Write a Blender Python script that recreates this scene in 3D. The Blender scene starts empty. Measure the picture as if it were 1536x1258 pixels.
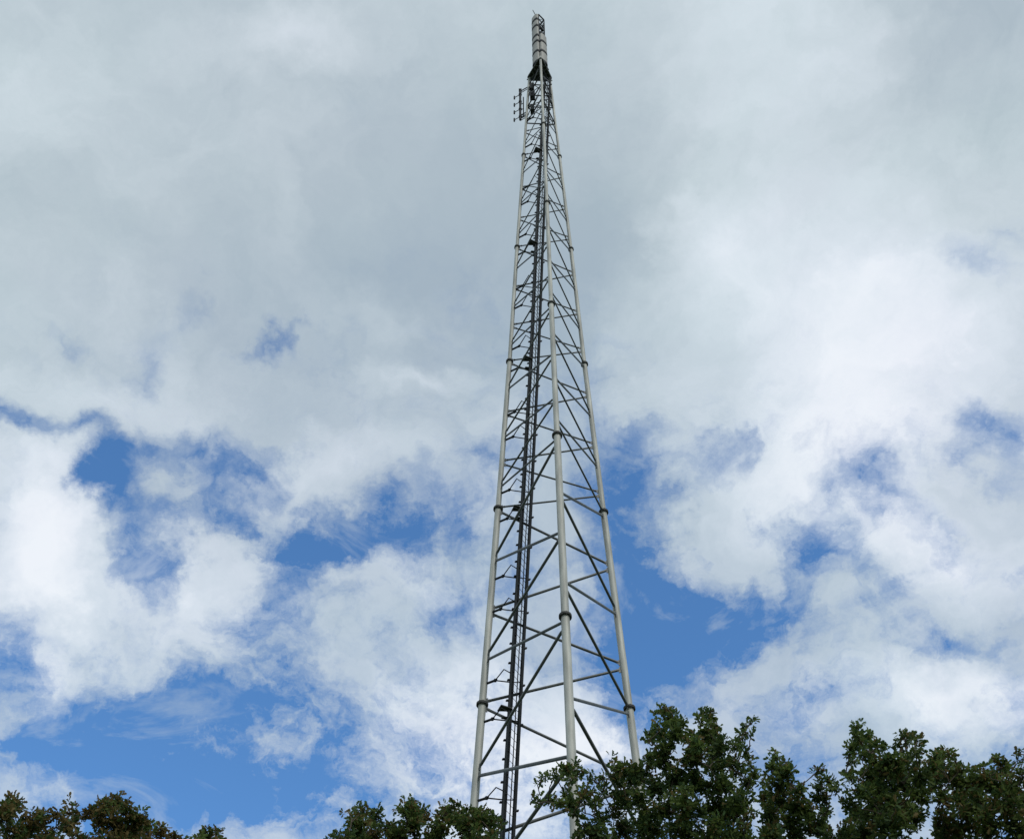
import bpy, math, random
import numpy as np
from mathutils import Vector, Matrix
R = math.radians
sc = bpy.context.scene

# ------------------------------------------------------------------ camera
S = 4.0/3.0                       # metres per unit of the measured survey
CAMZ = 1.6
F_PX, TH, ROLL, AZ = 1744.5, 0.724595, 0.0044544, -0.0539821
W_PX, H_PX, CY = 1536.0, 1258.0, 1024.0
_F = Vector((math.sin(AZ)*math.cos(TH), math.cos(AZ)*math.cos(TH), math.sin(TH)))
_R0 = Vector((math.cos(AZ), -math.sin(AZ), 0)); _U0 = _R0.cross(_F)
_R = math.cos(ROLL)*_R0 + math.sin(ROLL)*_U0
_U = -math.sin(ROLL)*_R0 + math.cos(ROLL)*_U0
CAM = Vector((0, 0, CAMZ))
cd = bpy.data.cameras.new('camera'); cam = bpy.data.objects.new('camera', cd)
sc.collection.objects.link(cam); sc.camera = cam
cd.sensor_width = 36; cd.sensor_fit = 'HORIZONTAL'
cd.lens = F_PX*36/W_PX; cd.shift_y = (CY-H_PX/2)/W_PX
cd.clip_start = 0.1; cd.clip_end = 5000
m = Matrix((_R, _U, -_F)).transposed().to_4x4(); m.translation = CAM
cam.matrix_world = m

def ray(px, py):                  # world direction of a place seen in the photograph
    return (_F*F_PX + _R*(px-W_PX/2) - _U*(py-CY)).normalized()

# ------------------------------------------------------------------ sky and sun
SUN_EL, SUN_AZ = R(42), R(150)     # azimuth clockwise from +Y (the view direction)
w = bpy.data.worlds.new('World'); sc.world = w; w.use_nodes = True
nt = w.node_tree; N = nt.nodes; L = nt.links; N.clear()
def nd(t, **kw):
    n = N.new(t)
    for k, v in kw.items():
        if k.startswith('i_'): n.inputs[int(k[2:])].default_value = v
        else: setattr(n, k, v)
    return n
def mth(op, a, b=None, c=None, clamp=False):
    n = N.new('ShaderNodeMath'); n.operation = op; n.use_clamp = clamp
    for i, v in enumerate((a, b, c)):
        if v is None: continue
        if isinstance(v, (int, float)): n.inputs[i].default_value = v
        else: L.new(v, n.inputs[i])
    return n.outputs[0]
def vmth(op, a, b=None, sc_=None):
    n = N.new('ShaderNodeVectorMath'); n.operation = op
    for i, v in enumerate((a, b)):
        if v is None: continue
        if isinstance(v, tuple): n.inputs[i].default_value = v
        else: L.new(v, n.inputs[i])
    if sc_ is not None: n.inputs['Scale'].default_value = sc_
    return n.outputs[0]
out = nd('ShaderNodeOutputWorld'); bg = nd('ShaderNodeBackground'); bg.inputs[1].default_value = 0.15
L.new(bg.outputs[0], out.inputs[0])
sky = nd('ShaderNodeTexSky'); sky.sky_type = 'NISHITA'; sky.sun_disc = False
sky.sun_elevation = SUN_EL; sky.sun_rotation = SUN_AZ
sky.air_density = 1.0; sky.dust_density = 0.3; sky.ozone_density = 2.5
tc = nd('ShaderNodeTexCoord'); D = tc.outputs['Generated']
# the cloud sheet in stereographic sky coordinates about the zenith
sep = nd('ShaderNodeSeparateXYZ'); L.new(D, sep.inputs[0])
dz = mth('MAXIMUM', mth('ADD', sep.outputs[2], 1.0), 0.35)
cx = nd('ShaderNodeCombineXYZ'); L.new(mth('DIVIDE', sep.outputs[0], dz), cx.inputs[0]); L.new(mth('DIVIDE', sep.outputs[1], dz), cx.inputs[1])
P = cx.outputs[0]
def noise(vec, scale, detail=8, rough=0.55, dist=0.0, lac=2.0, off=(0, 0, 0)):
    n = nd('ShaderNodeTexNoise'); n.noise_dimensions = '3D'
    n.inputs['Scale'].default_value = scale; n.inputs['Detail'].default_value = detail
    n.inputs['Roughness'].default_value = rough; n.inputs['Distortion'].default_value = dist
    n.inputs['Lacunarity'].default_value = lac
    L.new(vmth('ADD', vec, off), n.inputs['Vector'])
    return n
w1 = vmth('SCALE', vmth('SUBTRACT', noise(P, 9.0, 7, .6).outputs['Color'], (.5, .5, .5)), None, 0.10)
w2 = vmth('SCALE', vmth('SUBTRACT', noise(P, 34.0, 6, .6, off=(3, 1, 2)).outputs['Color'], (.5, .5, .5)), None, 0.035)
PW = vmth('ADD', vmth('ADD', P, w1), w2)          # warped: gives every patch ragged edges
def sky_p(px, py):
    d = ray(px, py); return Vector((d.x/(1+d.z), d.y/(1+d.z)))
def blobs(vec, lst, start=0.0):
    acc = None
    for (px, py, rx, ry, ang, s) in lst:
        c = sky_p(px, py); ex = (sky_p(px+4, py)-sky_p(px-4, py))/8; 
        k = ex.length; rot = math.atan2(ex.y, ex.x)
        mp = N.new('ShaderNodeMapping'); mp.vector_type = 'TEXTURE'
        L.new(vec, mp.inputs['Vector'])
        mp.inputs['Location'].default_value = (c.x, c.y, 0)
        mp.inputs['Rotation'].default_value = (0, 0, rot+R(ang))   # ang: clockwise-up in the sky sheet
        mp.inputs['Scale'].default_value = (rx*k*1.5, ry*k*1.5, 1)
        g = N.new('ShaderNodeTexGradient'); g.gradient_type = 'QUADRATIC_SPHERE' if False else 'SPHERICAL'
        L.new(mp.outputs[0], g.inputs[0])
        acc = mth('MULTIPLY_ADD', g.outputs['Fac'], float(s), acc if acc is not None else start)
    return acc
# holes of clear blue (photo place, half axes, tilt, depth)
HOLES = [
 (446,526,46,18,-28,1.0),(78,514,56,15,20,.5),(240,545,30,55,15,.42),(328,482,45,22,-20,.45),(250,590,30,30,0,.35),
 (8,660,44,24,-5,1.1),(98,674,75,28,-5,1.3),(275,705,125,42,-14,1.4),(150,735,75,36,-45,1.5),(200,785,95,44,38,1.5),
 (365,740,90,38,-35,1.2),(330,790,70,30,-20,.6),(235,875,66,30,30,1.2),(445,840,40,60,0,1.0),(560,822,120,42,4,1.15),(520,850,50,24,0,.6),
 (665,785,90,26,25,.7),(690,905,54,46,0,1.1),(480,900,60,30,0,.45),(720,740,60,24,20,.5),
 (925,760,56,110,5,.9),(1005,700,80,30,0,.8),(1095,690,60,28,-20,.7),(955,860,70,100,0,1.0),
 (980,965,100,105,0,1.3),(950,1040,60,60,0,.8),(1115,895,95,55,-15,1.1),(1050,960,60,50,0,.3),
 (1250,840,110,38,25,1.3),(1330,760,140,44,28,1.25),(1490,650,110,38,28,1.2),(1440,965,60,34,0,1.2),(1215,790,70,40,30,.45),
 (1470,430,60,28,30,.7),(1515,380,50,26,20,.6),(1230,1050,120,36,0,.5),(1520,860,40,20,0,.3),(1400,700,100,30,25,.4),
 (110,1110,120,60,-10,1.1),(270,1140,140,90,0,1.0),(400,1200,120,70,-10,.7),(20,1000,46,60,0,.7),(230,1210,120,60,0,.8),(100,1035,50,40,0,.4),
 (395,945,34,50,20,.6),(350,1060,90,50,0,.7),(500,1140,110,90,0,.35),(600,1150,90,60,0,.2),(440,1060,60,40,0,.4),(640,1010,50,30,0,.2),
 (880,1100,30,60,0,.3),(1400,1240,80,30,0,.2),(800,860,40,40,0,.4),(880,610,70,60,0,.3),
 (1060,800,60,60,0,-.35),(50,1190,80,28,-15,-.25),(100,800,90,100,0,-.3),(330,860,80,60,0,-.35),
]
hole = blobs(PW, HOLES, 0.0)
BRIGHT = [
 (768,1180,1300,380,0,.26),
 (45,800,100,110,0,.5),(90,900,130,100,-20,.55),(325,900,105,80,15,.52),(270,1000,100,50,0,.3),(70,1020,40,60,-20,.3),(130,620,170,50,0,.25),(20,730,60,40,0,.15),
 (1250,590,280,200,20,.55),(1200,380,240,150,40,.22),(1430,480,160,180,0,.18),(1330,450,60,50,0,.15),(1090,540,60,60,0,-.08),(1150,790,130,80,0,.12),(1430,840,160,60,15,.4),
 (1420,1060,190,60,0,.45),(640,585,90,24,0,.22),(780,1130,180,120,0,.6),(900,1060,70,60,0,.3),(500,720,140,50,0,.3),(720,1000,80,60,0,.2),
 (650,880,110,40,20,.22),(1100,60,190,110,0,.26),(90,120,170,150,0,.22),(400,40,160,60,0,.26),(1050,420,90,80,0,.18),
 (560,470,60,50,0,.16),(50,1190,90,34,0,.15),(1250,700,170,60,0,.3),(700,790,60,30,0,.15),(600,640,120,70,0,.10),(1500,1040,80,60,0,.2),
 (650,380,260,180,-20,-.22),(850,330,150,260,0,-.12),(300,300,300,200,0,-.05),(1470,60,200,130,0,-.18),(900,40,120,60,0,-.05),(20,250,80,60,0,-.1),
]
brb = blobs(PW, BRIGHT, 0.28)
th_ = mth('ARCTAN2', sep.outputs[0], sep.outputs[1]); rr_ = vmth('LENGTH', P)
rr_ = rr_.node.outputs['Value']
cq = nd('ShaderNodeCombineXYZ'); L.new(mth('MULTIPLY', th_, 0.26), cq.inputs[0]); L.new(rr_, cq.inputs[1]); Q = cq.outputs[0]
nA = noise(Q, 13.0, 12, .64, .8, off=(1.3, 4.2, 0)).outputs['Fac']
nB = noise(PW, 32.0, 10, .62, .5, off=(7.3, .2, 5)).outputs['Fac']
# general openness: shut overhead, broken low down
py_open = blobs(P, [(768,1400,1700,640,0,.85)], 0.0)
h = mth('ADD', hole, py_open)
h = mth('SUBTRACT', h, mth('MULTIPLY', brb, .30))
nAc = mth('SUBTRACT', nA, .5); nBc = mth('SUBTRACT', nB, .5)
amp = mth('MULTIPLY_ADD', py_open, .85, .22)
h = mth('ADD', h, mth('MULTIPLY', mth('MULTIPLY', nAc, 4.0), amp))
h = mth('ADD', h, mth('MULTIPLY', mth('MULTIPLY', nBc, 4.2), amp))
nF = noise(PW, 90.0, 8, .62, .6, off=(1.3, 6.2, 3)).outputs['Fac']
h = mth('ADD', h, mth('MULTIPLY', mth('MULTIPLY', mth('SUBTRACT', nF, .5), 1.3), amp))
mr = nd('ShaderNodeMapRange'); mr.interpolation_type = 'SMOOTHSTEP'
L.new(h, mr.inputs[0]); mr.inputs[1].default_value = 0.0; mr.inputs[2].default_value = 1.8; mr.inputs[3].default_value = 1; mr.inputs[4].default_value = 0.0
nV = noise(Q, 20.0, 12, .62, 1.2, off=(9.1, 2.2, 4)).outputs['Fac']       # thin veil that drifts across the openings
vr = nd('ShaderNodeMapRange'); vr.interpolation_type = 'SMOOTHSTEP'; L.new(nV, vr.inputs[0])
vr.inputs[1].default_value = .42; vr.inputs[2].default_value = .70; vr.inputs[3].default_value = 0.04; vr.inputs[4].default_value = .60
cover = mth('MAXIMUM', mr.outputs[0], vr.outputs[0])
# thickness and sunlit brightness of the cloud
nC = noise(PW, 6.0, 10, .6, .4, off=(2.2, 8.1, 1)).outputs['Fac']
nD = noise(PW, 17.0, 11, .64, .5, off=(5.2, 1.1, 9)).outputs['Fac']
br = mth('ADD', brb, mth('MULTIPLY', mth('SUBTRACT', nC, .5), .55))
br = mth('ADD', br, mth('MULTIPLY', mth('SUBTRACT', nD, .5), .52), clamp=True)
cr = nd('ShaderNodeValToRGB'); L.new(br, cr.inputs[0]); cr.color_ramp.interpolation = 'B_SPLINE'
e = cr.color_ramp.elements
def lin(c): return tuple(((v/255)/12.92 if v/255 <= .04045 else ((v/255+.055)/1.055)**2.4) for v in c)
def cl(c): return tuple(v*1.0 for v in lin(c))+(1,)
stops = [(0, (165,181,193)), (.22, (182,196,205)), (.45, (201,213,221)), (.75, (222,231,241)), (1, (241,245,252))]
e[0].position, e[0].color = stops[0][0], cl(stops[0][1]); e[1].position, e[1].color = stops[-1][0], cl(stops[-1][1])
for p_, c_ in stops[1:-1]:
    q = e.new(p_); q.color = cl(c_)
hn = nd('ShaderNodeMapRange'); L.new(noise(P, 5.0, 5, .6, .8, off=(4, 4, 7)).outputs['Fac'], hn.inputs[0])
hn.inputs[1].default_value = .35; hn.inputs[2].default_value = .65
hm = nd('ShaderNodeMix'); hm.data_type = 'RGBA'; L.new(hn.outputs[0], hm.inputs['Factor'])
hm.inputs['A'].default_value = (1.01, 1.0, 1.01, 1); hm.inputs['B'].default_value = (.985, 1.008, .998, 1)
cloud = vmth('SCALE', vmth('MULTIPLY', cr.outputs[0], hm.outputs['Result']), None, 1/0.15)     # the background strength is 0.15
blue = vmth('MULTIPLY', sky.outputs[0], (.74, 1.14, 1.40))
mx = nd('ShaderNodeMix'); mx.data_type = 'RGBA'
thin = mth('MULTIPLY', mth('MULTIPLY', py_open, .75), mth('SUBTRACT', 1.0, br, clamp=True))
cover = mth('SUBTRACT', cover, thin, clamp=True)
L.new(cover, mx.inputs['Factor']); L.new(blue, mx.inputs['A']); L.new(cloud, mx.inputs['B'])
L.new(mx.outputs['Result'], bg.inputs[0])

sd = bpy.data.lights.new('sun', 'SUN'); sd.energy = 1.5; sd.angle = R(10); sd.color = (1, .95, .87)
sun = bpy.data.objects.new('sun', sd); sc.collection.objects.link(sun)
sdir = Vector((math.sin(SUN_AZ)*math.cos(SUN_EL), math.cos(SUN_AZ)*math.cos(SUN_EL), math.sin(SUN_EL)))
sun.rotation_euler = sdir.to_track_quat('Z', 'Y').to_euler(); sun.location = sdir*60
sc.view_settings.view_transform = 'Standard'; sc.view_settings.look = 'None'
sc.view_settings.exposure = 0; sc.view_settings.gamma = 1; sc.view_settings.use_curve_mapping = False

# ------------------------------------------------------------------ materials
def mat(name, base, rough=.5, metal=0.0, var=.15, scale=3.0, streak=None, bump=0.0, spec=None, translucent=0.0):
    m_ = bpy.data.materials.new(name); m_.use_nodes = True
    t = m_.node_tree; b = t.nodes['Principled BSDF']
    tc_ = t.nodes.new('ShaderNodeTexCoord'); mp = t.nodes.new('ShaderNodeMapping')
    t.links.new(tc_.outputs['Object'], mp.inputs[0])
    if streak: mp.inputs['Scale'].default_value = streak
    n = t.nodes.new('ShaderNodeTexNoise'); n.inputs['Scale'].default_value = scale; n.inputs['Detail'].default_value = 6
    t.links.new(mp.outputs[0], n.inputs['Vector'])
    r_ = t.nodes.new('ShaderNodeValToRGB'); t.links.new(n.outputs['Fac'], r_.inputs[0])
    r_.color_ramp.elements[0].position = .3; r_.color_ramp.elements[1].position = .7
    r_.color_ramp.elements[0].color = tuple(max(0, v*(1-var)) for v in base)+(1,)
    r_.color_ramp.elements[1].color = tuple(min(1, v*(1+var)) for v in base)+(1,)
    t.links.new(r_.outputs[0], b.inputs['Base Color'])
    b.inputs['Roughness'].default_value = rough; b.inputs['Metallic'].default_value = metal
    if spec is not None: b.inputs['Specular IOR Level'].default_value = spec
    if bump:
        bp = t.nodes.new('ShaderNodeBump'); bp.inputs['Strength'].default_value = bump
        t.links.new(n.outputs['Fac'], bp.inputs['Height']); t.links.new(bp.outputs[0], b.inputs['Normal'])
    if translucent:
        tr = t.nodes.new('ShaderNodeBsdfTranslucent'); ms = t.nodes.new('ShaderNodeMixShader'); ms.inputs[0].default_value = translucent
        hs = t.nodes.new('ShaderNodeHueSaturation'); hs.inputs['Value'].default_value = 1.3
        t.links.new(r_.outputs[0], hs.inputs['Color']); t.links.new(hs.outputs[0], tr.inputs['Color'])
        t.links.new(b.outputs[0], ms.inputs[1]); t.links.new(tr.outputs[0], ms.inputs[2])
        t.links.new(ms.outputs[0], t.nodes['Material Output'].inputs[0])
    return m_
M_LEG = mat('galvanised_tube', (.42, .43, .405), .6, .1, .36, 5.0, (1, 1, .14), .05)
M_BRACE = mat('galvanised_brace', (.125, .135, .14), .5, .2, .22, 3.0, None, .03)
M_DARK = mat('dark_steel', (.03, .034, .04), .7, .1, .3, 6, spec=.2)
M_FLANGE = mat('flange_steel', (.075, .078, .08), .7, .1, .3, 6, spec=.2)
M_CABLE = mat('feeder_cable', (.026, .029, .033), .75, 0, .3, 5, spec=.12)
M_RUNG = mat('ladder_steel', (.035, .04, .045), .7, .1, .2, 5, spec=.2)
M_PANEL = mat('radome_grey', (.33, .33, .315), .6, 0, .14, 2.5, (1, 1, .4))
M_GRATE = mat('platform_grating', (.05, .055, .055), .7, .2, .3, 8)
M_BARK = mat('oak_bark', (.07, .055, .04), .9, 0, .35, 12, (1, 1, .3), .4)
M_GRASS = mat('grass', (.045, .07, .022), .95, 0, .4, .6)

# ------------------------------------------------------------------ mesh helpers
class MB:
    def __init__(s): s.v = []; s.f = []
    def tube(s, pts, rad, n=10, cap=True):
        pts = [Vector(p) for p in pts]
        if isinstance(rad, (int, float)): rad = [rad]*len(pts)
        b = len(s.v); prev = None
        for i, p in enumerate(pts):
            t = (pts[min(i+1, len(pts)-1)]-pts[max(i-1, 0)])
            t = t.normalized() if t.length > 1e-9 else Vector((0, 0, 1))
            if prev is None:
                a = Vector((0, 0, 1)) if abs(t.z) < .9 else Vector((0, 1, 0))
                u = t.cross(a).normalized()
            else:
                u = (prev-t*prev.dot(t)).normalized()
            prev = u; v = t.cross(u)
            for k in range(n):
                q = 2*math.pi*k/n
                s.v.append(p+(u*math.cos(q)+v*math.sin(q))*rad[i])
        for i in range(len(pts)-1):
            for k in range(n):
                k2 = (k+1) % n
                s.f.append((b+i*n+k, b+i*n+k2, b+(i+1)*n+k2, b+(i+1)*n+k))
        if cap:
            s.f.append(tuple(b+k for k in range(n))[::-1]); e_ = b+(len(pts)-1)*n
            s.f.append(tuple(e_+k for k in range(n)))
        return s
    def box(s, c, ax, ay, az):     # centre and three half-axis vectors
        b = len(s.v); c = Vector(c)
        for i in (-1, 1):
            for j in (-1, 1):
                for k in (-1, 1): s.v.append(c+ax*i+ay*j+az*k)
        for f in ((0,1,3,2),(4,6,7,5),(0,4,5,1),(2,3,7,6),(0,2,6,4),(1,5,7,3)): s.f.append(tuple(b+i for i in f))
        return s
    def prism(s, poly, h):          # polygon of points extruded along vector h
        b = len(s.v); n = len(poly); poly = [Vector(p) for p in poly]
        s.v += poly+[p+h for p in poly]
        s.f.append(tuple(b+i for i in range(n))[::-1]); s.f.append(tuple(b+n+i for i in range(n)))
        for i in range(n): s.f.append((b+i, b+(i+1) % n, b+n+(i+1) % n, b+n+i))
        return s
    def build(s, name, material, parent=None, smooth=True, origin=None):
        me = bpy.data.meshes.new(name)
        o_ = Vector(origin) if origin is not None else (sum(s.v, Vector())/len(s.v))
        if parent is not None and parent.type == 'EMPTY' and origin is None: pass
        me.from_pydata([tuple(v-o_) for v in s.v], [], s.f)
        me.materials.append(material); me.update()
        if smooth:
            me.shade_smooth()
            try: me.set_sharp_from_angle(angle=R(40))
            except Exception: pass
        ob = bpy.data.objects.new(name, me); sc.collection.objects.link(ob)
        ob['_w'] = 0
        del ob['_w']
        if parent is not None:
            ob.parent = parent; ob.location = o_-WORLD[parent.name]
        else: ob.location = o_
        WORLD[ob.name] = o_
        return ob
WORLD = {}
def empty(name, loc, label, cat, group=None):
    o = bpy.data.objects.new(name, None); sc.collection.objects.link(o); o.location = loc
    o.empty_display_size = .3
    o['label'] = label; o['category'] = cat
    if group: o['group'] = group
    WORLD[o.name] = Vector(loc); return o

# ------------------------------------------------------------------ ground
g = MB(); n_ = 40; ext = 1500
for i in range(n_+1):
    for j in range(n_+1):
        u = (i/n_*2-1); v = (j/n_*2-1); x = ext*u*abs(u)**1.5; y = ext*v*abs(v)**1.5
        g.v.append(Vector((x, y, 0.0 if math.hypot(x, y) < 60 else .5*math.sin(x*.02)*math.cos(y*.017)-.5)))
for i in range(n_):
    for j in range(n_): a = i*(n_+1)+j; g.f.append((a, a+n_+1, a+n_+2, a+1))
go = g.build('ground', M_GRASS, origin=(0, 0, 0)); go['kind'] = 'structure'

# ------------------------------------------------------------------ the lattice tower
PHI = 0.0895966; DY = 17.34672*S
ZK = [CAMZ+S*(15.464019+6*k) for k in range(-3, 8)]
WW = [3.02488, 2.51684, 2.03718, 1.64609, 1.21404]
WK = [S*x for x in [WW[0]+1.5, WW[0]+1.0, WW[0]+.5]+WW+[WW[4]-.43, WW[4]-.86, WW[4]-1.0]]
def zk(k): return float(np.interp(k, range(-3, 8), ZK))
def leg_pt(i, k):                  # 0 left, 1 near (middle), 2 right
    r = float(np.interp(k, range(-3, 8), WK))/math.sqrt(3)
    a = PHI+(math.pi*5/6, -math.pi/2, math.pi/6)[i]
    return Vector((r*math.cos(a), DY+r*math.sin(a), zk(k)))
K0 = -3+(0-ZK[0])/(ZK[1]-ZK[0])
tower = empty('lattice_tower', (0, DY, 0), 'tall grey three-legged steel lattice tower rising behind the trees into the clouds', 'tower')
LEGR = {-3: .088, -2: .085, -1: .082, 0: .077, 1: .066, 2: .057, 3: .051, 4: .044}
for i in range(3):
    mb = MB(); ks = [K0]+[k for k in range(-2, 6)]
    lo = WORLD['lattice_tower']
    for a, b in zip(ks[:-1], ks[1:]):
        r_ = LEGR[math.floor(a+1e-6)]*S
        mb.tube([leg_pt(i, a), leg_pt(i, b)], r_, 20)
    # stub that carries the top platform
    mb.tube([leg_pt(i, 5.0)-Vector((0, 0, .02)), leg_pt(i, 5.07)], .044*S, 16)
    lg = mb.build('leg', M_LEG, tower)
    for k in range(-2, 5):
        c = leg_pt(i, k); t = (leg_pt(i, k+.1)-leg_pt(i, k)).normalized(); r_ = LEGR[k-1]*S
        fl = MB(); ro = r_*1.52
        fl.tube([c-t*.035, c-t*.004], ro, 24); fl.tube([c+t*.004, c+t*.035], ro, 24); fl.tube([c-t*.02, c+t*.02], ro*.93, 16)
        for q in range(8):
            an = q*math.pi/4+.2; u = t.cross(Vector((0, 1, 0))).normalized(); v = t.cross(u)
            bp = c+(u*math.cos(an)+v*math.sin(an))*(r_*1.28)
            fl.tube([bp-t*.065, bp+t*.065], .014, 6)
        fl.build('flange', M_FLANGE, lg)

def brace(mb, A, B, r_, ra, rb):
    """tube whose ends are pinched to a lug bolted to a gusset on the leg"""
    A = Vector(A); B = Vector(B); d = (B-A); ln = d.length; d.normalize()
    a = A+d*(ra*.8); b = B-d*(rb*.8)
    mb.tube([a+d*.05, a+d*.15, b-d*.15, b-d*.05], [r_*.45, r_, r_, r_*.45], 12)
    up = Vector((0, 0, 1)); sd_ = d.cross(up).normalized(); u2 = sd_.cross(d)
    for p, s_ in ((a, 1), (b, -1)):
        mb.box(p+d*(s_*.015), d*.06, Vector((0, 0, r_*2.6)), sd_*.012)      # gusset on the leg
        mb.box(p+d*(s_*.05), d*.09, u2*(r_*1.2), sd_*.010)
        mb.tube([p+d*(s_*.12)-sd_*.035, p+d*(s_*.12)+sd_*.035], .02, 6)
# node heights in units of flanged sections: (face legs, nodes on first leg, nodes on second leg)
def seq(two, three):
    o = []
    for s_ in (-3, -2, -1, 0):
        o += [s_+x for x in two]
    for s_ in (1, 2, 3, 4): o += [s_+x for x in three]
    return o
faces = [
 (0, 1, seq((.21, .71), (.14, .46, .80)), seq((-.03, .415), (-.03, .25, .58))),   # left - near
 (1, 2, seq((.16, .64), (.105, .40, .75)), seq((-.015, .45), (-.015, .285, .625))), # near - right
 (0, 2, seq((.0, .44), (.0, .29, .62)), seq((.19, .69), (.11, .42, .77))),          # back: left - right
]
def brR(k): return S*(.034 if k < -.4 else .0305 if k < .9 else .0225 if k < 2 else .0195 if k < 3 else .017 if k < 4 else .015)
low = MB(); nbr = 0
for (a, b, na, nb) in faces:
    pts = sorted([(k, 0) for k in na]+[(k, 1) for k in nb])
    pts = [p for p in pts if p[0] > K0+.05]
    if a == 0 and b == 1: pts.append((4.965, 1))
    elif a == 1: pts.append((4.98, 1))
    else: pts.append((4.98, 0))
    prev = None
    for (k, side) in pts:
        if prev is not None and prev[1] != side:
            k0, k1 = prev[0]+.010, k-.010
            pa = leg_pt((a, b)[prev[1]], k0); pb = leg_pt((a, b)[side], k1)
            kk = (k0+k1)/2; lr = LEGR[max(-3, min(4, math.floor(kk)))]*S
            if kk < -.75: brace(low, pa, pb, brR(kk), lr, lr)
            else:
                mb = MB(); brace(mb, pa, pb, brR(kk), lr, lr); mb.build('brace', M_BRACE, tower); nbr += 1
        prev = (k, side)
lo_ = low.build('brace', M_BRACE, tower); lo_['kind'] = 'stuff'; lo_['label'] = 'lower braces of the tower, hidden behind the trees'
print('braces', nbr)
# ladder and feeder run, parallel to the left leg
def ladvec(k):
    l0, m0, r0 = leg_pt(0, k), leg_pt(1, k), leg_pt(2, k)
    return l0, (m0-l0).normalized(), (r0-l0).normalized()
def lad(k, a, b):                  # a along near direction, b along right direction, in survey metres
    l0, eM, eR = ladvec(k); return l0+(eM*a+eR*b)*S
NA, NB_ = .16, .15                 # end of the stub
P1 = (NA-.05, NB_+.34); P2 = (NA+.26, NB_+.20)
KT = 4.9
def run(a, b, k0=K0+.08, k1=KT): return [lad(k, a, b) for k in np.linspace(k0, k1, 40)]
ladder = MB()
for (a, b) in (P1, P2): ladder.tube(run(a, b), .022*S, 6)
kk = K0+.1
while kk < KT:
    ladder.tube([lad(kk, *P1), lad(kk, *P2)], .012*S, 5); kk += .3/(6*S)
ladder.build('ladder', M_RUNG, tower)
cab = MB()
for q in range(4):                 # feeder cables on the ladder side
    f = (q+.5)/4; a = P1[0]*(1-f)+P2[0]*f; b = P1[1]*(1-f)+P2[1]*f+.045
    cab.tube(run(a, b), .022*S, 6)
cab.build('feeder_cable_bundle', M_CABLE, tower)
tray = MB(); DXB = .215
for (a, b) in (P1, P2): tray.tube(run(a+.0, b+DXB), .024*S, 6)
for q in range(3):
    f = (q+.5)/3; tray.tube(run(P1[0]*(1-f)+P2[0]*f, P1[1]*(1-f)+P2[1]*f+DXB+.02), .02*S, 6)
tr_o = tray.build('cable_tray', M_CABLE, tower)
thin = MB(); thin.tube(run((P1[0]+P2[0])/2, (P1[1]+P2[1])/2+.14), .012*S, 5)
kk = K0+.1
while kk < KT:
    thin.tube([lad(kk, P2[0], P2[1]+.03), lad(kk, P1[0], P1[1]+DXB)], .0055*S, 4); kk += .26/(6*S)
thin.build('fall_arrest_rail', M_RUNG, tower)
kk = -.75; j = 0
while kk < KT:
    lug = MB(); p = lad(kk, *P1); eM, eR = ladvec(kk)[1:]
    lug.box(p-eR*.03*S, eR*.032*S, eM*.02*S, Vector((0, 0, .02*S)))
    lug.tube([p, lad(kk, P2[0]+.02, P2[1]+.03)], .014*S, 5)
    lug.build('cable_clamp', M_DARK, tower)
    if j % 2:
        lug = MB(); k2 = kk+.03; p = lad(k2, P2[0], P2[1]+DXB)
        lug.box(p+eR*.03*S, eR*.04*S, eM*.02*S, Vector((0, 0, .02*S))); lug.tube([p, lad(k2, P1[0], P1[1]+DXB)], .014*S, 5)
        lug.build('tray_clamp', M_DARK, tower)
    kk += (.078, .092)[j % 2]; j += 1
# brackets from the left leg
for s_ in range(-3, 5):
    for o_ in (-.08, .09, .43, .60):
        k = s_+o_
        if k < K0+.1 or k > 4.85: continue
        mb = MB(); r_ = .014*S
        l0, eM, eR = ladvec(k); c_ = (eM+eR).normalized()
        mb.tube([l0+c_*LEGR[max(-3, math.floor(k))]*S*.9, lad(k, NA, NB_)], .026*S, 8)
        mb.box(lad(k, NA, NB_), eM*.03*S, eR*.03*S, Vector((0, 0, .03*S)))
        mb.tube([lad(k, NA, NB_), lad(k, *P1)], r_, 6)
        mb.tube([lad(k, NA, NB_), lad(k, NA+.40, NB_-.03), lad(k, *P2)], r_, 6)
        mb.tube([lad(k, *P1), lad(k, P1[0], P1[1]+DXB)], r_*.8, 5)
        mb.build('ladder_bracket', M_DARK, tower)
for k in (-2.07, -1.07, -.07, .93, 1.93, 2.93, 3.93):
    mb = MB(); h_ = Vector((0, 0, .03))
    mb.prism([lad(k, NA+.20, NB_-.01), lad(k, NA+.42, NB_-.05), lad(k, P2[0]+.05, P2[1]+.04), lad(k, P2[0]-.06, P2[1]+.04)], h_)
    mb.build('rest_platform', M_GRATE, tower, smooth=False); mb = MB()
    mb.prism([lad(k, P1[0]-.02, P1[1]-.13), lad(k, P1[0]+.05, P1[1]-.13), lad(k, P1[0]+.04, P1[1]-.01), lad(k, P1[0]-.05, P1[1]-.01)], h_)
    mb.build('foot_plate', M_GRATE, tower, smooth=False)

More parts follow.
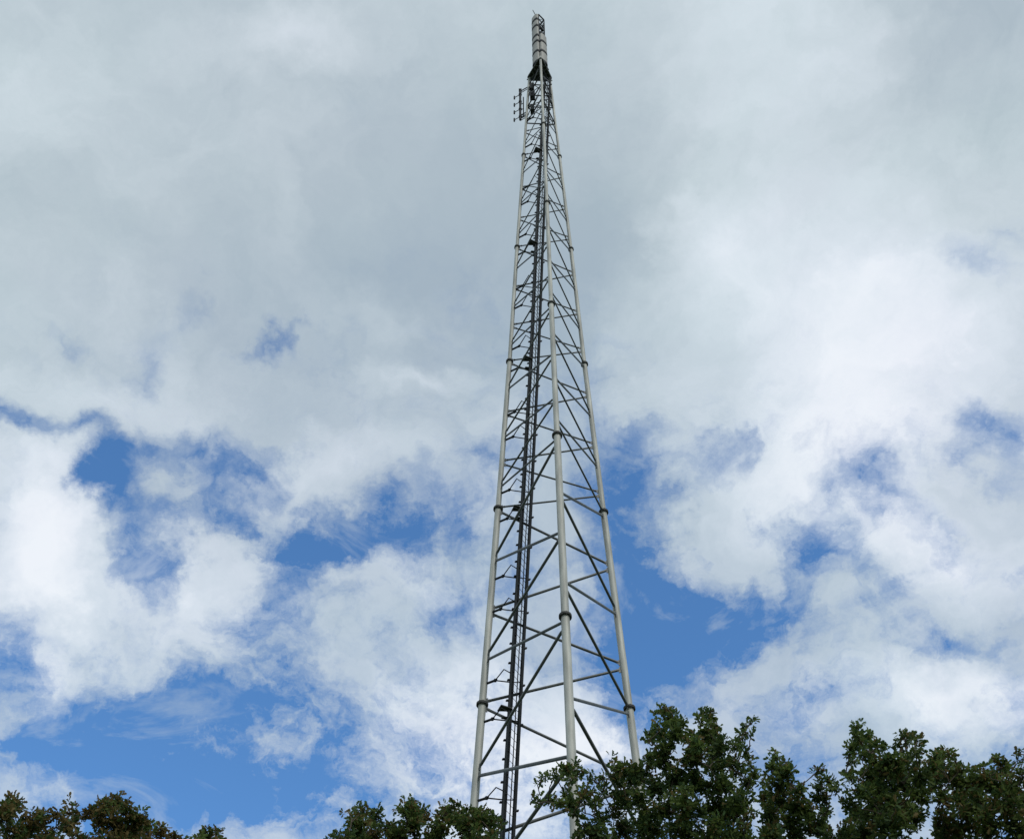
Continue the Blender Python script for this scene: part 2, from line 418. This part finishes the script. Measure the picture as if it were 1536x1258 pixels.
# top platform: triangular grating with edge channels and beams below
cen = lambda k: (leg_pt(0, k)+leg_pt(1, k)+leg_pt(2, k))/3
kp = 5.03; c5 = cen(kp)
cor = [c5+(leg_pt(i, kp)-c5)*1.30 for i in range(3)]
def trunc(cr_, t=.12):
    o = []
    for i in range(3):
        o += [cr_[i]+(cr_[(i-1) % 3]-cr_[i])*t, cr_[i]+(cr_[(i+1) % 3]-cr_[i])*t]
    return o
mb = MB(); mb.prism(trunc(cor), Vector((0, 0, .04)))
plat = mb.build('top_platform', M_GRATE, tower, smooth=False)
eb = MB(); tp = trunc(cor)
for i in range(6): eb.tube([tp[i]-Vector((0, 0, .05)), tp[(i+1) % 6]-Vector((0, 0, .05))], .035, 6)
for i in range(3):
    a = cor[i]*.94+c5*.06-Vector((0, 0, .09)); b = (cor[(i+1) % 3]+cor[(i+2) % 3])/2-Vector((0, 0, .09))
    eb.tube([a, b], .03, 6)
    a = cor[i]*.6+cor[(i+1) % 3]*.4-Vector((0, 0, .08)); b = cor[i]*.6+cor[(i+2) % 3]*.4-Vector((0, 0, .08)); eb.tube([a, b], .025, 6)
eb.build('platform_beams', M_BRACE, plat)
# equipment ring and inner framing under the platform
for k in (4.93, 4.78, 4.62, 4.40):
    mb = MB(); q = [cen(k)+(leg_pt(i, k)-cen(k))*.98 for i in range(3)]
    for i in range(3): mb.tube([q[i], q[(i+1) % 3]], .022*S, 6)
    mb.build('ring_beam', M_DARK, tower)
for (k, f_, sz) in ((4.74, .62, .09), (4.86, .5, .08), (4.55, .66, .07)):
    mb = MB(); c = leg_pt(0, k)*(1-f_*.6)+cen(k)*f_*.6
    mb.box(c, Vector((sz*S, 0, 0)), Vector((0, .09*S, 0)), Vector((0, 0, .22*S)))
    mb.build('junction_box', M_DARK, tower, smooth=False)

# ------------------------------------------------------------------ panel antenna mast on top
zt = lambda k: zk(k)
base = cen(5.05)+Vector((0, 0, .05)); base_xy = Vector((c5.x+.02, c5.y, 0))
ant = empty('panel_antenna', base, 'stack of pale grey antenna panels with thin whip at the tower top', 'antenna')
HW = .15*S                      # half width of the square core
def _proj(X):
    d = X-CAM; z_ = d.dot(_F); return (W_PX/2+F_PX*d.dot(_R)/z_, CY-F_PX*d.dot(_U)/z_)
def kz(py, off=Vector((0, -.36, 0))):      # height of a mark on the near side of the mast
    return zk(min(np.linspace(4.7, 6.4, 700), key=lambda k: abs(_proj(Vector((base_xy.x, base_xy.y, zk(k)))+off)[1]-py)))
fx = Vector((math.cos(R(-45)), math.sin(R(-45)), 0)); fy = Vector((math.cos(R(45)), math.sin(R(45)), 0))
ztop = kz(22, Vector((0, -HW*1.414, 0)))
mb = MB()
corners = [base_xy+fx*(HW*i)+fy*(HW*j) for i, j in ((-1, -1), (1, -1), (1, 1), (-1, 1))]
for c in corners: mb.tube([c+Vector((0, 0, base.z)), c+Vector((0, 0, ztop))], .022*S, 6)
z = base.z; j = 0
while z < ztop:
    z2 = min(z+.55, ztop)
    for i in range(4):
        a, b = corners[i], corners[(i+1) % 4]
        mb.tube([a+Vector((0, 0, z)), b+Vector((0, 0, z))], .014*S, 5)
        mb.tube([(a if j % 2 else b)+Vector((0, 0, z)), (b if j % 2 else a)+Vector((0, 0, z2))], .011*S, 5)
    z = z2; j += 1
for i in range(4): mb.tube([corners[i]+Vector((0, 0, ztop)), corners[(i+1) % 4]+Vector((0, 0, ztop))], .025*S, 6)
mb.build('mast_frame', M_DARK, ant)
def panel(nrm, side, z0, z1):
    """rounded radome box on one face of the mast: nrm outward, side along the face"""
    mb = MB(); n = 9; w_ = .158*S; dpt = .11*S; o0 = base_xy+nrm*(HW+.03)
    prof = [(-w_, 0.0)]+[(-w_*math.cos(math.pi*q/(n-1)), dpt*(.35+.65*math.sin(math.pi*q/(n-1))**.7)) for q in range(n)]+[(w_, 0.0)]
    poly = [o0+side*a+nrm*b+Vector((0, 0, z0)) for a, b in prof]
    if (poly[1]-poly[0]).cross(poly[2]-poly[1]).z < 0: poly = poly[::-1]
    mb.prism(poly, Vector((0, 0, z1-z0)))
    pn = mb.build('panel', M_PANEL, ant, origin=poly[0])
    rim = MB()
    for zz in (z0-.17, ):
        pr = [o0+side*(a*1.05)+nrm*(b*1.06-.004)+Vector((0, 0, zz-.05)) for a, b in prof]
        if (pr[1]-pr[0]).cross(pr[2]-pr[1]).z < 0: pr = pr[::-1]
        rim.prism(pr, Vector((0, 0, .22)))
    rim.build('bottom_rim', M_DARK, pn)
LB = [92, 77, 62, 53.5, 39, 29.5]
lz = [kz(y) for y in LB]+[kz(21)]
for q in range(6): panel(-fy, fx, lz[q]+.26, lz[q+1]-.03 if q < 5 else lz[6])   # face to the left of the viewer
RBt = [92, 77, 62.5]; rz = [kz(y) for y in RBt]+[kz(50)]
for q in range(3): panel(fx, fy, rz[q]+.26, rz[q+1]-.03)
for q in range(6):
    panel(-fx, -fy, lz[q]+.26, lz[q+1]-.03 if q < 5 else lz[6])
for q in range(3): panel(fy, -fx, rz[q]+.26, rz[q+1]-.03)
for zz in (kz(45), kz(37)):
    mb = MB(); mb.box(base_xy+fx*HW+Vector((0, 0, zz)), fx*.05, fy*.12, Vector((0, 0, .12)))
    mb.build('cable_bracket', M_DARK, ant, smooth=False)
mb = MB(); p = base_xy+Vector((0, 0, ztop)); mb.tube([p, p+Vector((-.10, 0, .45)), p+Vector((-.30, .0, 1.5))], [.04, .032, .022], 6)
mb.build('whip', M_BRACE, ant)
# cone of struts between platform and mast
for c in corners:
    mb = MB(); dv = (c-base_xy).normalized(); mb.tube([base_xy+dv*.42+Vector((0, 0, base.z)), c+Vector((0, 0, base.z+.7))], .02, 6)
    mb.build('mast_foot', M_DARK, ant)

# ------------------------------------------------------------------ dipole antenna on the left of the tower head
kU, kL = 4.90, 4.50
def outw(k): 
    l0 = leg_pt(0, k); return (l0-cen(k)).normalized()
ow = outw(4.7)
pu = leg_pt(0, kU)+ow*.35*S; plo = Vector((pu.x, pu.y, zk(kL)+.05))
dip = empty('dipole_antenna', plo, 'dark four-element dipole antenna held out to the left of the tower head', 'antenna')
mb = MB(); mb.tube([plo-Vector((0, 0, .12)), pu+Vector((0, 0, .12))], .042*S, 8); 
mb.box(pu+Vector((0, 0, .12)), Vector((.07, 0, 0)), Vector((0, .07, 0)), Vector((0, 0, .05)))
mb.build('mast_tube', M_DARK, dip)
mb = MB(); q2 = -ow*.13*S
mb.tube([plo+q2, pu+q2-Vector((0, 0, .9))], .02*S, 6)
for f in (.1, .3, .5): mb.tube([plo.lerp(pu, f), plo.lerp(pu, f)+q2], .015*S, 5)
mb.build('phasing_harness', M_CABLE, dip)
for z_, kk in ((pu.z-.0, kU), (plo.z+.0, kL), (plo.z+.35, kL+.05)):
    mb = MB(); tgt = leg_pt(0, kk); tgt.z = z_+.02; mb.tube([Vector((pu.x, pu.y, z_)), tgt], .02*S, 6)
    mb.tube([Vector((pu.x, pu.y, z_-.22)), tgt-Vector((0, 0, .2))], .014*S, 6)
    mb.build('outrigger', M_DARK, dip)
for q in range(4):
    f = .07+q*.27; z_ = plo.z+(pu.z-plo.z)*f; a = Vector((pu.x, pu.y, z_)); e2 = a+ow*.24*S-Vector((.0, 0, .0))
    mb = MB(); mb.tube([a, e2], .013*S, 6)
    mb.tube([e2-Vector((0, 0, .15)), e2+Vector((0, 0, .15))], .03*S, 6)
    mb.tube([a-Vector((0, 0, .06)), a+Vector((0, 0, .06))], .06*S, 8)
    mb.build('dipole', M_DARK, dip)

# ------------------------------------------------------------------ oak trees
M_LEAF = []
for nm, c_ in (('oak_leaf_green', (.092, .132, .034)), ('oak_leaf_dark', (.052, .092, .032)), ('oak_leaf_turning', (.140, .108, .040))):
    M_LEAF.append(mat(nm, c_, .6, 0, .35, 1.3, None, 0, .14, .38))
rng = np.random.default_rng(7)
# one lobed oak leaf: outline with a wavy edge, folded along the midrib (unit length)
_h = [(0, .0), (.10, .05), (.22, .16), (.32, .11), (.46, .27), (.58, .17), (.72, .27), (.84, .15), (1.0, .0)]
LV = [(x, 0, 0) for x in (0, .32, .58, 1.0)]
LEAFV = np.array([(0, 0, 0), (.22, .17, .05), (.34, .10, .03), (.50, .27, .09), (.62, .16, .05), (.80, .24, .05), (1.0, 0, -.06),
                  (.80, -.24, .05), (.62, -.16, .05), (.50, -.27, .09), (.34, -.10, .03), (.22, -.17, .05), (.45, 0, -.01), (.7, 0, -.03)])
LEAFF = [(0, 12, 2, 1), (12, 4, 3, 2), (12, 13, 5, 4), (13, 6, 5), (0, 11, 10, 12), (12, 10, 9, 8), (12, 8, 7, 13), (13, 7, 6)]
LEAFF = [f for f in LEAFF]

def rand_rot(n, up=.5):
    d = rng.normal(size=(n, 3)); d[:, 2] += up*.4; d /= np.linalg.norm(d, axis=1)[:, None]
    r_ = rng.normal(size=(n, 3)); s_ = np.cross(d, r_); s_ /= np.linalg.norm(s_, axis=1)[:, None]
    u = np.cross(s_, d); return d, s_, u

def leaves_object(name, centres, crad, parent, per=9, size=.10, mixw=(.6, .3, .1)):
    """clusters of oak leaves round the twig tips"""
    n = len(centres)*per
    c = np.repeat(centres, per, 0); cr_ = np.repeat(crad, per)
    d, s_, u = rand_rot(n)
    off = rng.normal(size=(n, 3)); off /= np.linalg.norm(off, axis=1)[:, None]; off *= (rng.random(n)**.6*cr_)[:, None]
    d = d*.5+off/np.maximum(cr_[:, None], 1e-3)*1.0; d /= np.linalg.norm(d, axis=1)[:, None]
    s_ = np.cross(d, rng.normal(size=(n, 3))); s_ /= np.linalg.norm(s_, axis=1)[:, None]; u = np.cross(s_, d)
    sz = size*rng.uniform(.5, 1.3, n)
    base_ = c+off*.8
    V = base_[:, None, :]+sz[:, None, None]*(LEAFV[None, :, 0:1]*d[:, None, :]+LEAFV[None, :, 1:2]*s_[:, None, :]+LEAFV[None, :, 2:3]*u[:, None, :]*1.6)
    nv = len(LEAFV); V = V.reshape(-1, 3)
    o_ = np.array(WORLD[parent.name]); 
    loops = []; starts = []; tot = []
    fl = np.concatenate([np.array(f) for f in LEAFF]); ft = np.array([len(f) for f in LEAFF])
    me = bpy.data.meshes.new(name)
    allv = (fl[None, :]+(np.arange(n)*nv)[:, None]).ravel()
    tt = np.tile(ft, n); st = np.concatenate([[0], np.cumsum(tt)[:-1]])
    me.vertices.add(len(V)); me.vertices.foreach_set('co', (V-o_).ravel().astype(np.float32))
    me.loops.add(len(allv)); me.loops.foreach_set('vertex_index', allv.astype(np.int32))
    me.polygons.add(len(tt)); me.polygons.foreach_set('loop_start', st.astype(np.int32))
    for m_ in M_LEAF: me.materials.append(m_)
    # whole clusters share a leaf colour more often than not
    cm = rng.choice(3, len(centres), p=mixw); lm = np.repeat(cm, per); sw = rng.random(n) < .3; lm[sw] = rng.choice(3, sw.sum(), p=mixw)
    me.polygons.foreach_set('material_index', np.repeat(lm, len(ft)).astype(np.int32))
    me.update(calc_edges=True); me.validate()
    ob = bpy.data.objects.new(name, me); sc.collection.objects.link(ob); ob.parent = parent
    WORLD[ob.name] = WORLD[parent.name]
    return ob

def oak(label, dist, trunk_px, shoots, lower, size=.10, mixw=(.55, .35, .10), dens=1.0, spread=1.0, category='oak tree'):
    """shoots: (px, py, rpx, n) leafy masses seen in the photo; lower: crown below the frame (px, z, r)"""
    D0 = dist
    def at(px, py, dd=0.0):
        r_ = ray(px, py); hor = math.hypot(r_.x, r_.y); return CAM+r_*((D0+dd)/hor)
    bx = at(trunk_px, 1500); bx.z = 0
    root = empty('oak_tree', bx, label, category, 'oak trees in front of the tower')
    ppm = F_PX/(D0/math.cos(R(34)))     # pixels per metre at the trees
    cents = []; crs = []; wood = MB()
    top_z = at(trunk_px, min(s_[1] for s_ in shoots)).z
    # trunk with limbs
    hz = top_z*.62; lean = Vector((rng.normal()*.25, rng.normal()*.25, 0))
    tp_ = [bx+lean*(f*f)+Vector((math.sin(f*5)*.08, math.cos(f*4)*.08, hz*f)) for f in np.linspace(0, 1, 9)]
    trunk = MB(); trunk.tube(tp_, [.34*(1-.62*f)+(.14 if f == 0 else 0) for f in np.linspace(0, 1, 9)], 12)
    for q in range(6):               # low limbs
        an = q*1.05+rng.random()*.6; p0 = tp_[5+q % 4]; L_ = 1.6+rng.random()*1.6
        p3 = p0+Vector((math.cos(an)*L_, math.sin(an)*L_, L_*.55)); p1 = p0.lerp(p3, .5)+Vector((0, 0, -.15))
        trunk.tube([p0, p1, p3], [.11, .075, .03], 7)
        for t in range(3):
            pe = p3+Vector(rng.normal(size=3))*.6; trunk.tube([p1.lerp(p3, .5+.2*t), pe], [.03, .01], 5)
            for _ in range(int(10*dens)):
                cents.append(np.array(pe)+rng.normal(size=3)*.45); crs.append(.16)
    topc = tp_[-1]
    blobs_w = []
    drop = 5 if trunk_px < 700 else 3
    shoots = [(a_, b_+drop, c_, d_) for a_, b_, c_, d_ in shoots]
    for (px, py, rp, n) in shoots:
        dd = float(rng.normal()*.55*spread); c = at(px, py, dd); r_ = rp/ppm*(.86 if n < 20 else 1.0)
        blobs_w.append((c, r_, n, py))
    for (px, z_, r_, n) in lower:
        c = at(px, 1258, float(rng.normal()*.6)); c = Vector((c.x, c.y, z_)); blobs_w.append((c, r_, n, 9999))
    # branch to each leafy mass, splitting off the nearest earlier branch
    nodes = [(p, .13) for p in tp_[5:]]
    for (c, r_, n, py) in sorted(blobs_w, key=lambda b: b[0].z):
        cand = [q for q in nodes if q[0].z < c.z-.1] or nodes
        p0, rr = min(cand, key=lambda q: (q[0]-c).length+max(0, .4-(c.z-q[0].z)))
        e1 = c+Vector((0, 0, r_*.6)); mid = p0.lerp(c, .5)+Vector((rng.normal()*.06, rng.normal()*.06, -.04*(c-p0).length))
        ra = max(.014, min(rr*.8, .05+.01*(c-p0).length)); rb = max(.008, ra*.45)
        wood.tube([p0, p0.lerp(mid, .5)+Vector(rng.normal(size=3))*.02, mid, mid.lerp(c, .5)+Vector(rng.normal(size=3))*.03, c, e1], [ra, ra*.85, ra*.7, rb*1.1, rb, .005], 6)
        nodes += [(mid, ra*.7), (c, rb)]
        # twigs carrying leaf clusters
        m_ = max(1, int(n*dens*(1.0 if n < 12 else 1.3 if n < 20 else 1.55)))
        nt_ = max(3, m_//5)
        for t in range(nt_):
            u = rng.normal(size=3); u /= np.linalg.norm(u); rad_ = r_*(rng.random()**.45)
            e_ = np.array(c)+u*rad_*np.array([1, 1, 1.05])
            s0 = p0.lerp(c, .75+.25*rng.random()) if rng.random() < .4 else c.lerp(e1, rng.random())
            E_ = Vector(e_); md = s0.lerp(E_, .55)+Vector(rng.normal(size=3))*.03
            wood.tube([s0, md, E_], [.010, .008, .006], 4, cap=False)
            for _ in range(max(1, m_//nt_)):
                f_ = rng.uniform(.45, 1.06)
                cents.append(np.array(s0.lerp(E_, f_))+rng.normal(size=3)*(.035 if n < 14 else .055)); crs.append(rng.uniform(.05, .09) if n < 14 else rng.uniform(.065, .12))
    trunk.build('trunk', M_BARK, root)
    wood.build('branches', M_BARK, root)
    leaves_object('crown', np.array(cents), np.array(crs), root, per=8, size=size*1.12, mixw=mixw)
    return root

def fill(x0, x1, ytop, ybot, step, r_, n):
    n = int(n*1.6)
    """leafy masses filling the body of a crown below its outline"""
    o = []; y = ytop
    while y <= ybot:
        x = x0+rng.random()*step
        while x <= x1:
            o.append((x+rng.normal()*step*.2, y+rng.normal()*step*.2, r_*rng.uniform(.8, 1.2), n)); x += step
        y += step*.8
    return o
def low_crown(px0, px1, ztop, n=60):
    o = []
    for z_ in np.arange(ztop+.35, ztop-5.5, -.75):
        for x in np.arange(px0, px1, 62): o.append((x+rng.normal()*12, z_+rng.normal()*.2, rng.uniform(.6, .85), n))
    return o
# each entry of the outlines is a leafy mass of the photo: place, radius in pixels, clusters
oak('rounded olive-brown oak crown at the far left corner below the clouds', 20.0, 110,
    [(8,1215,20,26),(22,1208,14,16),(50,1228,20,26),(62,1222,10,8),(88,1218,12,10),(104,1212,12,14),(106,1230,16,18),(135,1214,12,12),(152,1208,14,18),(170,1206,15,22),(188,1214,14,18),
     (205,1228,16,22),(222,1240,14,16),(240,1243,12,14),(262,1252,10,10),(160,1232,22,34),(190,1245,24,36),(30,1250,30,50),(75,1255,26,40),(120,1262,22,30),(165,1268,30,50),(215,1272,26,40),(160,1196,4,3),(175,1195,4,3)]
    + fill(-60, 240, 1285, 1400, 38, 30, 34), low_crown(-80, 260, 11.5), mixw=(.24, .20, .56))
oak('small sprig of oak leaves poking up alone between the left crown and the middle one', 20.6, 312,
    [(308,1240,9,9),(325,1243,8,7),(298,1256,11,11),(316,1258,14,18),(333,1258,7,7),(310,1280,26,36)] + fill(270, 360, 1305, 1400, 38, 30, 30), low_crown(250, 380, 11.4), mixw=(.6, .2, .2))
oak('dark green oak top covering the foot of the left tower leg', 19.2, 620,
    [(500,1252,10,8),(508,1248,6,5),(520,1240,9,7),(524,1216,7,5),(536,1212,9,8),(545,1212,8,6),(540,1230,17,22),(560,1226,15,18),(566,1218,7,6),(585,1236,14,14),(596,1206,6,5),(606,1212,8,7),(620,1198,7,7),(618,1212,14,15),(632,1212,10,9),(622,1232,20,30),
     (640,1222,10,10),(663,1208,8,6),(664,1222,13,14),(678,1200,7,5),(686,1199,5,4),(676,1214,12,13),(690,1222,14,18),(705,1212,9,8),(718,1216,11,12),(728,1214,9,8),(724,1230,18,24),(744,1232,8,7),(748,1228,4,3),(738,1246,12,12),(700,1236,20,30),(660,1244,24,40),
     (600,1252,24,38),(560,1254,22,34),(535,1254,16,20),(710,1258,22,34),(640,1265,28,48)]
    + fill(500, 735, 1285, 1400, 38, 30, 36), low_crown(490, 740, 12.0), mixw=(.52, .26, .22))
oak('largest oak, its ragged tops and left branch reaching across the tower legs', 18.0, 1030,
    [(985,1066,5,4),(996,1060,7,8),(1006,1066,8,9),(1000,1078,11,13),(985,1085,6,5),(1012,1082,9,10),(1024,1084,11,13),(990,1100,15,16),(1010,1104,15,20),(975,1104,8,7),(972,1098,4,3),(1030,1104,13,16),(1045,1110,10,12),
     (1060,1066,8,9),(1066,1074,8,9),(1052,1077,6,6),(1060,1092,12,16),(1074,1090,9,10),(1070,1110,14,20),(1085,1118,14,18),(1128,1076,5,5),(1120,1084,5,5),(1113,1100,7,7),(1122,1096,4,3),(1106,1116,10,11),(1118,1122,7,6),(1126,1140,8,5),(1132,1158,8,6),
     (1000,1130,22,34),(975,1135,14,17),(1040,1135,22,36),(1075,1142,22,34),(1105,1145,16,22),(1122,1172,14,14),
     (918,1137,5,4),(925,1146,8,8),(938,1152,12,14),(955,1152,11,13),(930,1166,13,12),(950,1168,16,20),(966,1158,12,14),(905,1160,5,4),
     (885,1158,8,7),(870,1157,9,8),(858,1150,7,6),(846,1152,10,12),(835,1156,8,8),(818,1160,6,4),(812,1168,4,3),(860,1164,9,8),(895,1170,7,5),
     (798,1193,5,3),(808,1198,5,4),(826,1196,7,6),(838,1202,9,8),(850,1190,10,10),(855,1206,12,14),(872,1195,10,9),(882,1185,9,9),(893,1200,8,7),(862,1218,7,6),(875,1178,6,4),(905,1182,8,6),(900,1195,7,5),
     (925,1190,14,13),(940,1200,18,20),(920,1212,14,12),(900,1225,13,13),(880,1238,13,14),(868,1250,10,9),(960,1190,16,18),(985,1180,20,28),(1010,1165,22,34),(1045,1172,24,40),(1080,1178,24,38),(1108,1195,20,26),
     (965,1218,20,24),(995,1210,22,34),(1030,1208,26,44),(1070,1215,26,44),(1105,1225,22,30),(930,1240,24,34),(900,1252,22,30),(975,1245,26,40),(1020,1248,30,52),(1070,1252,30,52),(1110,1255,24,38),(1128,1215,7,5)]
    + fill(880, 1130, 1285, 1400, 38, 30, 36), low_crown(880, 1140, 11.6), mixw=(.55, .37, .08))
oak('narrow pointed oak top standing right of the largest oak', 19.0, 1190,
    [(1163,1127,4,3),(1166,1136,8,8),(1158,1148,8,7),(1166,1152,11,13),(1182,1148,6,6),(1180,1140,4,3),(1176,1160,12,14),(1150,1170,8,7),(1165,1176,14,18),(1185,1178,14,18),(1198,1186,9,9),(1150,1196,12,13),(1172,1200,18,26),(1195,1205,16,20),
     (1228,1150,4,4),(1224,1158,4,3),(1236,1162,5,3),(1245,1168,8,8),(1232,1180,9,8),(1252,1178,7,6),(1222,1192,10,9),(1240,1196,10,9),(1212,1215,14,16),(1236,1215,12,9),(1162,1224,20,28),(1190,1232,22,32),(1220,1240,20,26),(1160,1250,20,28),(1200,1258,26,40),(1240,1258,16,16)]
    + fill(1140, 1250, 1285, 1400, 38, 30, 34), low_crown(1150, 1250, 11.4), mixw=(.6, .3, .1))
oak('tall upright oak top with two leafy spires near the right edge', 18.6, 1330,
    [(1288,1084,3,3),(1284,1092,6,6),(1288,1102,6,7),(1278,1112,5,5),(1275,1122,8,9),(1290,1116,9,10),(1298,1104,8,8),(1305,1104,6,6),(1316,1112,8,9),(1324,1122,7,8),(1308,1124,8,8),(1295,1132,9,10),(1310,1142,10,12),(1278,1140,7,7),(1276,1164,10,8),(1268,1160,7,5),
     (1354,1100,6,6),(1367,1101,6,7),(1374,1108,6,6),(1360,1112,6,5),(1352,1116,5,4),(1346,1126,5,4),(1376,1122,5,4),(1374,1130,6,6),(1360,1135,8,8),(1345,1145,15,20),(1325,1140,11,12),(1330,1158,18,26),(1300,1160,14,16),(1362,1150,14,18),(1290,1182,16,18),(1320,1184,22,34),(1352,1172,20,30),(1275,1202,14,14),(1285,1220,20,26),
     (1310,1215,22,34),(1345,1205,24,40),(1380,1165,16,22),(1378,1195,20,28),(1375,1225,22,32),(1340,1238,26,44),(1300,1248,24,38),(1270,1250,18,20)]
    + fill(1265, 1390, 1285, 1400, 38, 30, 36), low_crown(1270, 1390, 11.8), mixw=(.62, .3, .08))
oak('broad olive oak crown filling the bottom right corner', 19.4, 1470,
    [(1402,1130,9,10),(1412,1124,7,8),(1422,1128,7,7),(1395,1142,13,16),(1415,1145,14,18),(1436,1142,6,5),(1440,1152,9,9),(1452,1148,6,5),(1462,1152,7,6),(1475,1148,5,3),(1478,1160,8,8),(1498,1136,6,6),(1504,1148,9,10),(1512,1152,7,7),(1496,1158,11,12),(1528,1128,4,3),(1534,1136,5,4),(1534,1160,9,9),
     (1405,1165,16,22),(1432,1168,18,26),(1460,1172,18,26),(1488,1176,20,30),(1518,1176,17,22),(1408,1192,14,12),(1440,1198,20,30),(1472,1204,24,38),(1508,1206,24,38),(1540,1200,22,32),(1415,1228,20,28),(1450,1232,26,42),(1490,1240,28,48),(1530,1240,28,46),(1420,1256,22,32)]
    + fill(1400, 1590, 1285, 1400, 38, 30, 36), low_crown(1400, 1600, 11.6), mixw=(.60, .22, .18))
bpy.context.view_layer.update()
